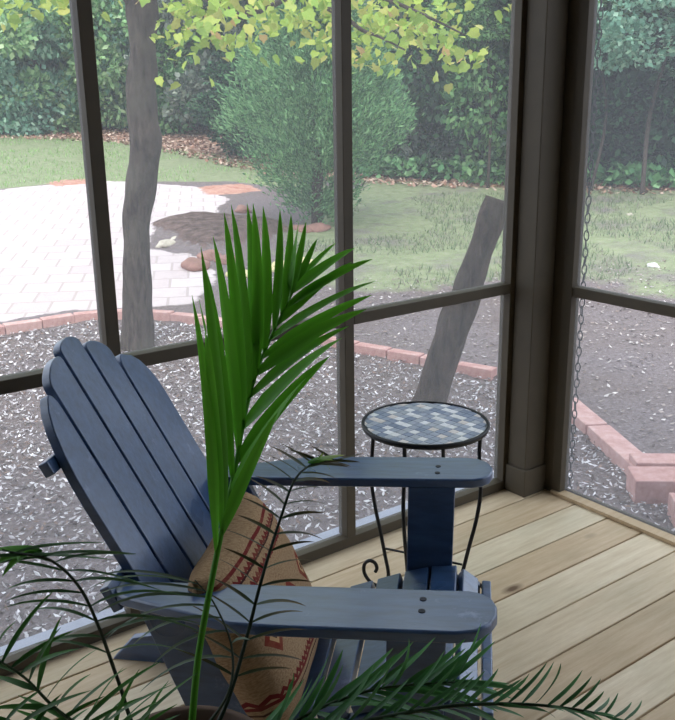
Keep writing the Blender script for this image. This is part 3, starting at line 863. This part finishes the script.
sm = smooth_path([(x, y, 0) for x, y in EDGE], 12); acc = 0; last = sm[0]; prev = sm[0]
for p in sm[1:]:
    if (p - last).length >= .235:
        brick(last.xy, p.xy, .085, .012, 'flush pink brick in the curved edging of the mulch bed', 'bricks of the curved bed edging'); last = p
for (a_, b_, lb) in (((1.36, .92), (1.17, .56), 'pink edging brick touching the right jamb, furthest of the straight run'),
                     ((1.165, .55), (.865, .03), 'long pink edging brick running toward the lower right, middle of the straight run')):
    a_, b_ = V(a_), V(b_); brick(a_, b_, .12, .02, lb)
brick((.70, .02), (.99, -.23), .16, .06, 'thick pink brick nearest the deck at the right edge of view', zoff=.03)
brick((.86, .13), (1.13, -.08), .12, .05, 'pink brick laid beyond the thick one at the right edge of view', zoff=.03)
brick((.62, -.24), (.86, -.46), .16, .05, 'pink brick outside the deck at the bottom of the right screen')


def rock(px, py, size, mat, label, group=None, dz=0):
    d_ = ray(px, py); t = .5
    while True:
        q_ = CAM + d_ * t
        if q_.z < ground_z(q_.x, q_.y) or t > 60: break
        t += .01
    bm = bmesh.new(); bmesh.ops.create_icosphere(bm, subdivisions=3, radius=size)
    s_ = V((random.uniform(.8, 1.3), random.uniform(.7, 1), random.uniform(.4, .6)))
    for v in bm.verts:
        v.co = V((v.co.x * s_.x, v.co.y * s_.y, v.co.z * s_.z)) * (1 + .35 * noise.noise(v.co / size * 1.3 + V((px, py, 0))))
    me_ = bpy.data.meshes.new('garden_rock'); bm.to_mesh(me_); bm.free(); me_.materials.append(mat); me_.shade_smooth()
    o = bpy.data.objects.new('garden_rock', me_); col.objects.link(o); o.location = q_ + V((0, 0, size * .12 + dz)); o.rotation_euler.z = random.uniform(0, 6)
    tag(o, label, 'rock', group)


for px, py, s_ in ((166, 246, .12), (178, 242, .10), (190, 248, .10)): rock(px, py, s_, MAT['stone'], 'pale rock at the left foot of the dark soil mound', 'pale rocks by the soil mound')
for px, py, s_ in ((196, 268, .14), (210, 258, .12), (226, 262, .12), (300, 232, .14), (318, 230, .14), (243, 212, .11)): rock(px, py, s_, MAT['redstone'], 'reddish rock around the dark soil mound', 'reddish rocks by the soil mound')
for px, py, s_ in ((240, 276, .11), (262, 272, .12), (286, 268, .12), (302, 264, .1)): rock(px, py, s_, simple('yellow_stone', s2l((214, 204, 150)), .9), 'yellowish flat rock seen through the tall palm frond', 'yellowish rocks behind the palm')
rock(653, 267, .05, simple('white_stone', s2l((235, 235, 230)), .9), 'small white rock on the grass at right')
rock(630, 215, .035, MAT['stone'], 'tiny pale rock on far grass at right')

# ------------------------------------------------------------------ trees
def limb(pts, radii, name, mat, parent, base, n=6, jit=.25, seg=12):
    P = smooth_path(pts, n); k_ = len(P); R_ = []
    for i in range(k_):
        x = i / (k_ - 1) * (len(radii) - 1); j = min(int(x), len(radii) - 2); R_.append(radii[j] * (1 - x + j) + radii[j + 1] * (x - j))
    m = MB(); m.tube([p - base for p in P], R_, seg, jit=jit); return m.build(name, mat, parent, smooth=True)


DT = 5.95
base = V((*at(139, 345, DT).xy, -.2)); DT = (base - CAM).dot(_h)
T1 = empty('maple_tree', base); tag(T1, 'brown tree trunk with yellow green drooping leaves standing in the mulch bed', 'tree')
tp = [at(139, 352, DT), at(138.5, 343, DT), at(136.5, 300, DT), at(136, 250, DT), at(138, 200, DT), at(144, 160, DT), at(145.5, 140, DT), at(143, 110, DT), at(142.5, 60, DT), at(142, 0, DT)]
tp[0].z = -.3
top = tp[-1]
tp += [top + V((.02, .05, .6)), top + V((-.1, .15, 1.4)), top + V((-.2, .3, 2.4))]
limb(tp, [.118, .107, .094, .09, .092, .102, .106, .092, .086, .085, .075, .06, .03], 'trunk', MAT['bark'], T1, base, jit=.45, n=10)
limb([at(140, 22, DT), at(130, 6, DT), at(118, -18, DT - .1), at(95, -60, DT - .3), at(60, -140, DT - .6)], [.03, .024, .022, .018, .008], 'branch', MAT['bark'], T1, base)
br = [at(143, -40, DT), at(175, -28, DT - .2), at(207, -4, DT - .5), at(228, 8, DT - .6), at(250, 12, DT - .7), at(275, 4, DT - .8), at(300, -10, DT - .9)]
limb(br, [.05, .042, .034, .028, .024, .016, .008], 'branch', MAT['bark'], T1, base)
br2 = [at(300, -25, DT - .9), at(322, 4, DT - 1.0), at(345, 17, DT - 1.0), at(362, 30, DT - 1.0), at(380, 37, DT - 1.0), at(405, 50, DT - 1.1)]
limb(br2, [.016, .013, .011, .010, .007, .004], 'branch', MAT['bark'], T1, base, seg=8)
limb([at(143, -60, DT), at(220, -80, DT - .5), at(300, -25, DT - .9), at(375, -5, DT - 1.2), at(430, 18, DT - 1.4), at(465, 35, DT - 1.5)], [.04, .03, .018, .012, .007, .003], 'branch', MAT['bark'], T1, base, seg=8)


def lobed_leaf(vs, fs, cs, c, size, n_, d_, color):
    """five lobed leaf, 11 corners"""
    a_ = d_.cross(n_).normalized(); b_ = a_.cross(n_).normalized()
    sh = [(0, -.05), (.25, -.1), (.46, .12), (.40, .32), (.42, .58), (.22, .68), (0, 1.05), (-.22, .68), (-.42, .58), (-.40, .32), (-.46, .12), (-.25, -.1)]
    k0 = len(vs); 
    for x, y in sh: vs.append(tuple(c + a_ * (x * size) - b_ * (y * size) + n_ * (abs(x) * size * .25)))
    fs.append(tuple(range(k0, k0 + len(sh)))); cs += [color] * len(sh)


vs, fs, cs = [], [], []
def maple_cluster(c, n_, spread, size):
    for _ in range(int(n_ * 1.5)):
        p = c + V((random.gauss(0, spread), random.gauss(0, spread), random.gauss(0, spread * .55)))
        nn = V((random.gauss(0, .6), random.gauss(0, .6), random.uniform(.2, 1))).normalized(); dd = V((random.gauss(0, 1), random.gauss(0, 1), -1.2)).normalized()
        cl = random.choice([(176, 200, 84), (162, 192, 78), (190, 206, 96), (150, 184, 76), (200, 200, 104)]) if random.random() > .03 else (214, 180, 116)
        k_ = random.uniform(.85, 1.1); lobed_leaf(vs, fs, cs, p - base, size * random.uniform(.7, 1.25), nn, dd, tuple(x * k_ for x in s2l(cl)))
for px, py, n_ in ((200, 12, 14), (220, 32, 10), (275, 25, 10), (300, 30, 8), (378, 8, 12), (408, 38, 10), (428, 36, 10), (445, 10, 10), (365, 24, 12), (185, 18, 16), (178, 42, 8), (200, 30, 12), (215, 20, 12), (240, 24, 12), (265, 20, 12), (285, 12, 12), (300, 14, 10), (315, 18, 10), (322, 30, 10), (320, 48, 7), (178, 70, 2), (190, 60, 4),
                   (352, 8, 12), (372, 14, 14), (385, 25, 14), (400, 20, 14), (415, 30, 12), (430, 22, 12), (440, 38, 12), (455, 45, 12), (465, 55, 8), (358, 42, 10), (372, 50, 8), (360, 64, 5), (388, 60, 8), (402, 64, 7), (350, 30, 8),
                   (15, 4, 12), (40, 2, 10), (60, 0, 8), (395, 5, 12), (420, 8, 12), (330, 5, 10), (345, 50, 6), (225, 6, 12), (262, 4, 10), (450, 20, 8), (10, 14, 6), (180, 5, 12), (205, 5, 12), (480, 10, 5), (232, 38, 6), (255, 36, 5), (212, 44, 5)):
    maple_cluster(at(px, py, DT - random.uniform(.2, 1.7)), n_, .095, .052)
for _ in range(150):
    a_ = random.uniform(0, 6.28); r_ = random.uniform(.2, 2.3)
    maple_cluster(V((base.x + .6 + r_ * math.cos(a_), base.y - .1 + r_ * math.sin(a_), random.uniform(2.15, 3.9))), 12, .22, .075)
m = MB(); m.v = vs; m.f = fs; m.c = cs; m.build('foliage', MAT['leaf'], T1)

# leaning cut trunk
DS = 4.45
b2 = V((*at(430, 402, DS).xy, -.25)); DS = (b2 - CAM).dot(_h)
T2 = empty('leaning_trunk', b2); tag(T2, 'bare leaning trunk cut off at the top, behind the mosaic table', 'trunk')
limb([at(426, 412, DS), at(431, 395, DS), at(445, 350, DS), at(458, 315, DS), at(471, 280, DS), at(483, 247, DS), at(492, 222, DS), at(500, 200, DS)], [.09, .082, .078, .078, .074, .070, .068, .060], 'stem', MAT['bark2'], T2, b2, jit=.6)

# cedar
cb = V((3.35, 6.05, .0)); cb.z = ground_z(cb.x, cb.y)
T3 = empty('cedar_tree', cb); tag(T3, 'dense feathery green cedar standing alone in the middle of the yard', 'tree')
m = MB(); m.tube([(0, 0, -.05), (.02, 0, .6), (0, .03, 1.6), (0, 0, 2.7)], [.07, .06, .04, .01], 10, jit=.2); m.build('trunk', MAT['bark'], T3, smooth=True)


def spray_mesh(name, n_, fr_, size, ratio, cols_, clump=None, outward=.8, updir=.3, mat=None, var=.15, droop=0):
    """n_ small blades inside the volume fr_() gives, pointing outward"""
    pts = np.array([fr_() for _ in range(n_)]); c = pts[:, :3]; dirs = pts[:, 3:6]
    dirs = dirs * outward + rng.normal(0, .45, (n_, 3)); dirs[:, 2] += updir - droop; dirs /= np.linalg.norm(dirs, axis=1)[:, None]
    sd = rng.normal(0, 1, (n_, 3)); sd -= dirs * (sd * dirs).sum(1)[:, None]; sd /= np.linalg.norm(sd, axis=1)[:, None]
    s = rng.uniform(.6, 1.3, n_) * size
    L_ = dirs * s[:, None]; W_ = sd * (s * ratio)[:, None]
    vv = np.stack([c, c + L_ * .5 + W_, c + L_, c + L_ * .5 - W_], 1).reshape(-1, 3); ff = np.arange(n_ * 4).reshape(-1, 4)
    me_ = bpy.data.meshes.new(name); me_.from_pydata(vv.tolist(), [], ff.tolist()); me_.materials.append(mat or MAT['leaf'])
    a_ = me_.color_attributes.new('Col', 'FLOAT_COLOR', 'POINT'); k_ = np.ones((len(vv), 4), np.float32)
    k_[:, :3] = np.repeat(palette(n_, cols_, var), 4, 0); a_.data.foreach_set('color', k_.ravel()); return me_


tips = []
for _ in range(230):
    h = random.random() ** .8; a_ = random.uniform(0, 6.28)
    R_ = 1.0 * min(1, (h / .22) ** .6 * 1.0) * (1 - max(0, h - .3) / .7) ** .72
    tips.append((a_, .22 + h * 2.75, max(.08, R_)))
def cedar_pt():
    a_, z, R_ = random.choice(tips); t = random.random() ** .6; r_ = R_ * t
    zz_ = z + .30 * t * R_ - .1; s_ = .03 + .10 * t * (1.1 - t) * 2
    return (r_ * math.cos(a_) + random.gauss(0, s_), r_ * math.sin(a_) + random.gauss(0, s_), zz_ + random.gauss(0, s_), math.cos(a_), math.sin(a_), .5)
cm = spray_mesh('foliage', 80000, cedar_pt, .065, .13, [(98, 144, 98), (120, 168, 112), (78, 116, 82), (146, 190, 132)])
o = bpy.data.objects.new('foliage', cm); col.objects.link(o); o.parent = T3

# woodland crowns -----------------------------------------------------------
def crown_mesh(name, W_, H_, cols_, n_, size, seed, low=.0, ratio=.32):
    random.seed(seed); cl = []
    for _ in range(46):
        a_ = random.uniform(0, 6.28); h = random.uniform(0, 1); r_ = W_ * (.35 + .65 * math.sin(math.pi * min(1, h * .85 + .12))) * random.uniform(.55, 1.05)
        cl.append((r_ * math.cos(a_), r_ * math.sin(a_), low + h * H_, random.uniform(.22, .5)))
    def f():
        x, y, z, s_ = random.choice(cl); d_ = V((random.gauss(0, 1), random.gauss(0, 1), random.gauss(0, 1))).normalized(); q_ = d_ * s_ * random.uniform(.6, 1.1)
        return (x + q_.x, y + q_.y, max(.02, z + q_.z * .8), d_.x, d_.y, d_.z)
    return spray_mesh(name, n_, f, size, ratio, cols_, droop=.3)


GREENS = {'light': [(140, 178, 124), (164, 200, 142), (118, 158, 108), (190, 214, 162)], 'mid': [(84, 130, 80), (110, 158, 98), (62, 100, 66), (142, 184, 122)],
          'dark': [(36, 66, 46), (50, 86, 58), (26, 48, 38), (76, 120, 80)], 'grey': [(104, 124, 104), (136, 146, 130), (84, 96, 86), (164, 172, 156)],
          'bluegreen': [(124, 170, 146), (150, 194, 168), (98, 142, 120), (182, 214, 188)]}  # sunlight, haze and shade of the woods put into these leaf tones
crowns = {k_: crown_mesh('foliage', 1.35, 2.9, GREENS[k_], 15000, .12, 11 + i, .15) for i, k_ in enumerate(GREENS)}
trunkm = None
random.seed(5)


def wood_tree(az, dist, kind, s=1.0, zs=1.0, name='woodland_tree', label=None, group=None, trunk=True, low=0.0, leanpx=0):
    a_ = math.radians(az); x, y = CAM.x + dist * math.cos(a_), CAM.y + dist * math.sin(a_); z = ground_z(x, y)
    R_ = empty(name, (x, y, z), random.uniform(0, 6.28)); R_.scale = (1, 1, 1)
    f = bpy.data.objects.new('foliage', crowns[kind]); col.objects.link(f); f.parent = R_; f.scale = (s, s, s * zs); f.location = (0, 0, low)
    if trunk:
        m = MB(); tk = .45 if name == 'broadleaf_tree' else 1; h = low + 2.2 * s * zs; k_ = random.uniform(-.2, .2)
        m.tube(smooth_path([(0, 0, -.1), (k_, k_ * .3, h * .35), (k_ * .4, -k_, h * .7), (k_ * 1.5, 0, h)], 4), [q_ * s * tk for q_ in (.10, .09, .085, .08, .075, .07, .065, .06, .055, .05, .04, .03, .015)], 9, jit=.2)
        m.build('trunk', MAT['bark'], R_, smooth=True)
    tag(R_, label, 'tree' if 'tree' in name else 'shrub', group)


# azimuth of image column x:  53.4 - atan((x-337.5)/950)
def azp(px): return math.degrees(YAW) - math.degrees(math.atan((px - 337.5) / 950))
GL = ('broadleaf shrub, haze painted into its pale green leaves, in the thicket beyond the far lawn', 'thicket beyond the far lawn')
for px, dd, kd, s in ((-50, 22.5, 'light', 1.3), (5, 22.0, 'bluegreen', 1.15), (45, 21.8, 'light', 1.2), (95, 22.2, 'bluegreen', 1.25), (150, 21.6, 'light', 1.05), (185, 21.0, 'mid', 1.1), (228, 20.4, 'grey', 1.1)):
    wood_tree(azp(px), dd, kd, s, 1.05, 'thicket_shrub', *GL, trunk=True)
GM = ('dense green woodland tree rising behind the thicket', 'woodland trees behind the thicket')
for px, dd, kd, s in ((-70, 25, 'mid', 1.9), (20, 24.5, 'light', 1.8), (90, 26, 'mid', 1.9), (165, 24, 'bluegreen', 1.8), (235, 23, 'mid', 1.8), (300, 21, 'dark', 1.7), (360, 19.5, 'dark', 1.7), (425, 18.5, 'mid', 1.7), (480, 17.5, 'dark', 1.6), (540, 17, 'mid', 1.6), (600, 17, 'dark', 1.6), (660, 16.5, 'mid', 1.6), (720, 17, 'dark', 1.6)):
    wood_tree(azp(px), dd, kd, s, 1.15, 'woodland_tree', *GM, low=.2)
for px, dd, kd, s in ((-40, 32, 'dark', 2.6), (70, 33, 'mid', 2.6), (180, 32, 'dark', 2.6), (280, 29, 'mid', 2.5), (380, 27, 'dark', 2.5), (470, 26, 'mid', 2.4), (560, 25, 'dark', 2.4), (650, 25, 'mid', 2.4), (740, 25, 'dark', 2.4)):
    wood_tree(azp(px), dd, kd, s, 1.15, 'woodland_tree', 'tall tree in the farthest row of the woods', 'farthest row of trees', low=.3)
# right hand side: nearer, shade put into darker leaves
for px, dd, kd, s, zs, low, lb in ((262, 16.2, 'dark', .75, .8, 0, 'dark low shrub left of the lone cedar'), (300, 15.5, 'dark', .8, 1, 0, 'dark shrub hidden partly behind the lone cedar'), (352, 14.8, 'mid', .85, 1, 0, 'green shrub peeking right of the lone cedar'),
                                 (398, 14.6, 'grey', .9, 1, 0, 'greyish twiggy shrub beyond the grass, centre right'), (440, 14.2, 'grey', .9, 1.1, 0, 'grey green small tree with thin stems beyond the grass'), (478, 13.9, 'dark', .95, 1.15, 0, 'dark leafy tree just left of the corner column'),
                                 (508, 13.6, 'mid', .8, 1.2, 0, 'dense tree hidden mostly by the corner column'), (560, 13.4, 'dark', .95, 1.2, 0, 'dark tree behind the corner column and chain'),
                                 (602, 13.7, 'dark', .9, .8, 0, 'dark shrub right of the hanging chain'), (648, 14.2, 'dark', .95, .8, 0, 'dark shrub at the right edge behind the slim trunk'), (700, 13.4, 'dark', 1, 1.1, .1, 'dark shrub just past the right edge')):
    wood_tree(azp(px), dd, kd, s, zs, 'broadleaf_tree', lb, None, low=low)
# overhanging boughs on the right, sky light put into paler leaves
for px, dd, kd, s, low, lb in ((600, 12.4, 'mid', .55, 1.75, 'small bright tree whose leaves hang beside the chain'), (655, 12.2, 'bluegreen', .75, 1.45, 'blue green tree with slim trunk at the right edge'), (495, 12.6, 'mid', .5, 1.9, 'bright green leafy top left of the column')):
    wood_tree(azp(px), dd, kd, s, .8, 'broadleaf_tree', lb, None, low=low)

# ------------------------------------------------------------------ light
w = bpy.data.worlds.new('world'); scn.world = w; w.use_nodes = True
nt = w.node_tree; bg = nt.nodes['Background']
tc = nt.nodes.new('ShaderNodeTexCoord'); sp = nt.nodes.new('ShaderNodeSeparateXYZ'); rp = nt.nodes.new('ShaderNodeValToRGB')
nt.links.new(tc.outputs['Generated'], sp.inputs[0]); nt.links.new(sp.outputs[2], rp.inputs[0]); nt.links.new(rp.outputs[0], bg.inputs[0])
rp.color_ramp.elements[0].position = 0; rp.color_ramp.elements[0].color = (.74, .84, 1, 1)
rp.color_ramp.elements[1].position = .7; rp.color_ramp.elements[1].color = (.80, .88, 1, 1)
bg.inputs[1].default_value = 1.75
sd = bpy.data.lights.new('sun', 'SUN'); sd.energy = 1.7; sd.angle = .5; sd.color = (1, .97, .92)
so = bpy.data.objects.new('sun', sd); col.objects.link(so); so.rotation_euler = (math.radians(28), math.radians(-32), 0)

vs_ = scn.view_settings
vs_.view_transform = 'Standard'; vs_.look = 'None'; vs_.gamma = 1; vs_.use_curve_mapping = False; vs_.exposure = .5
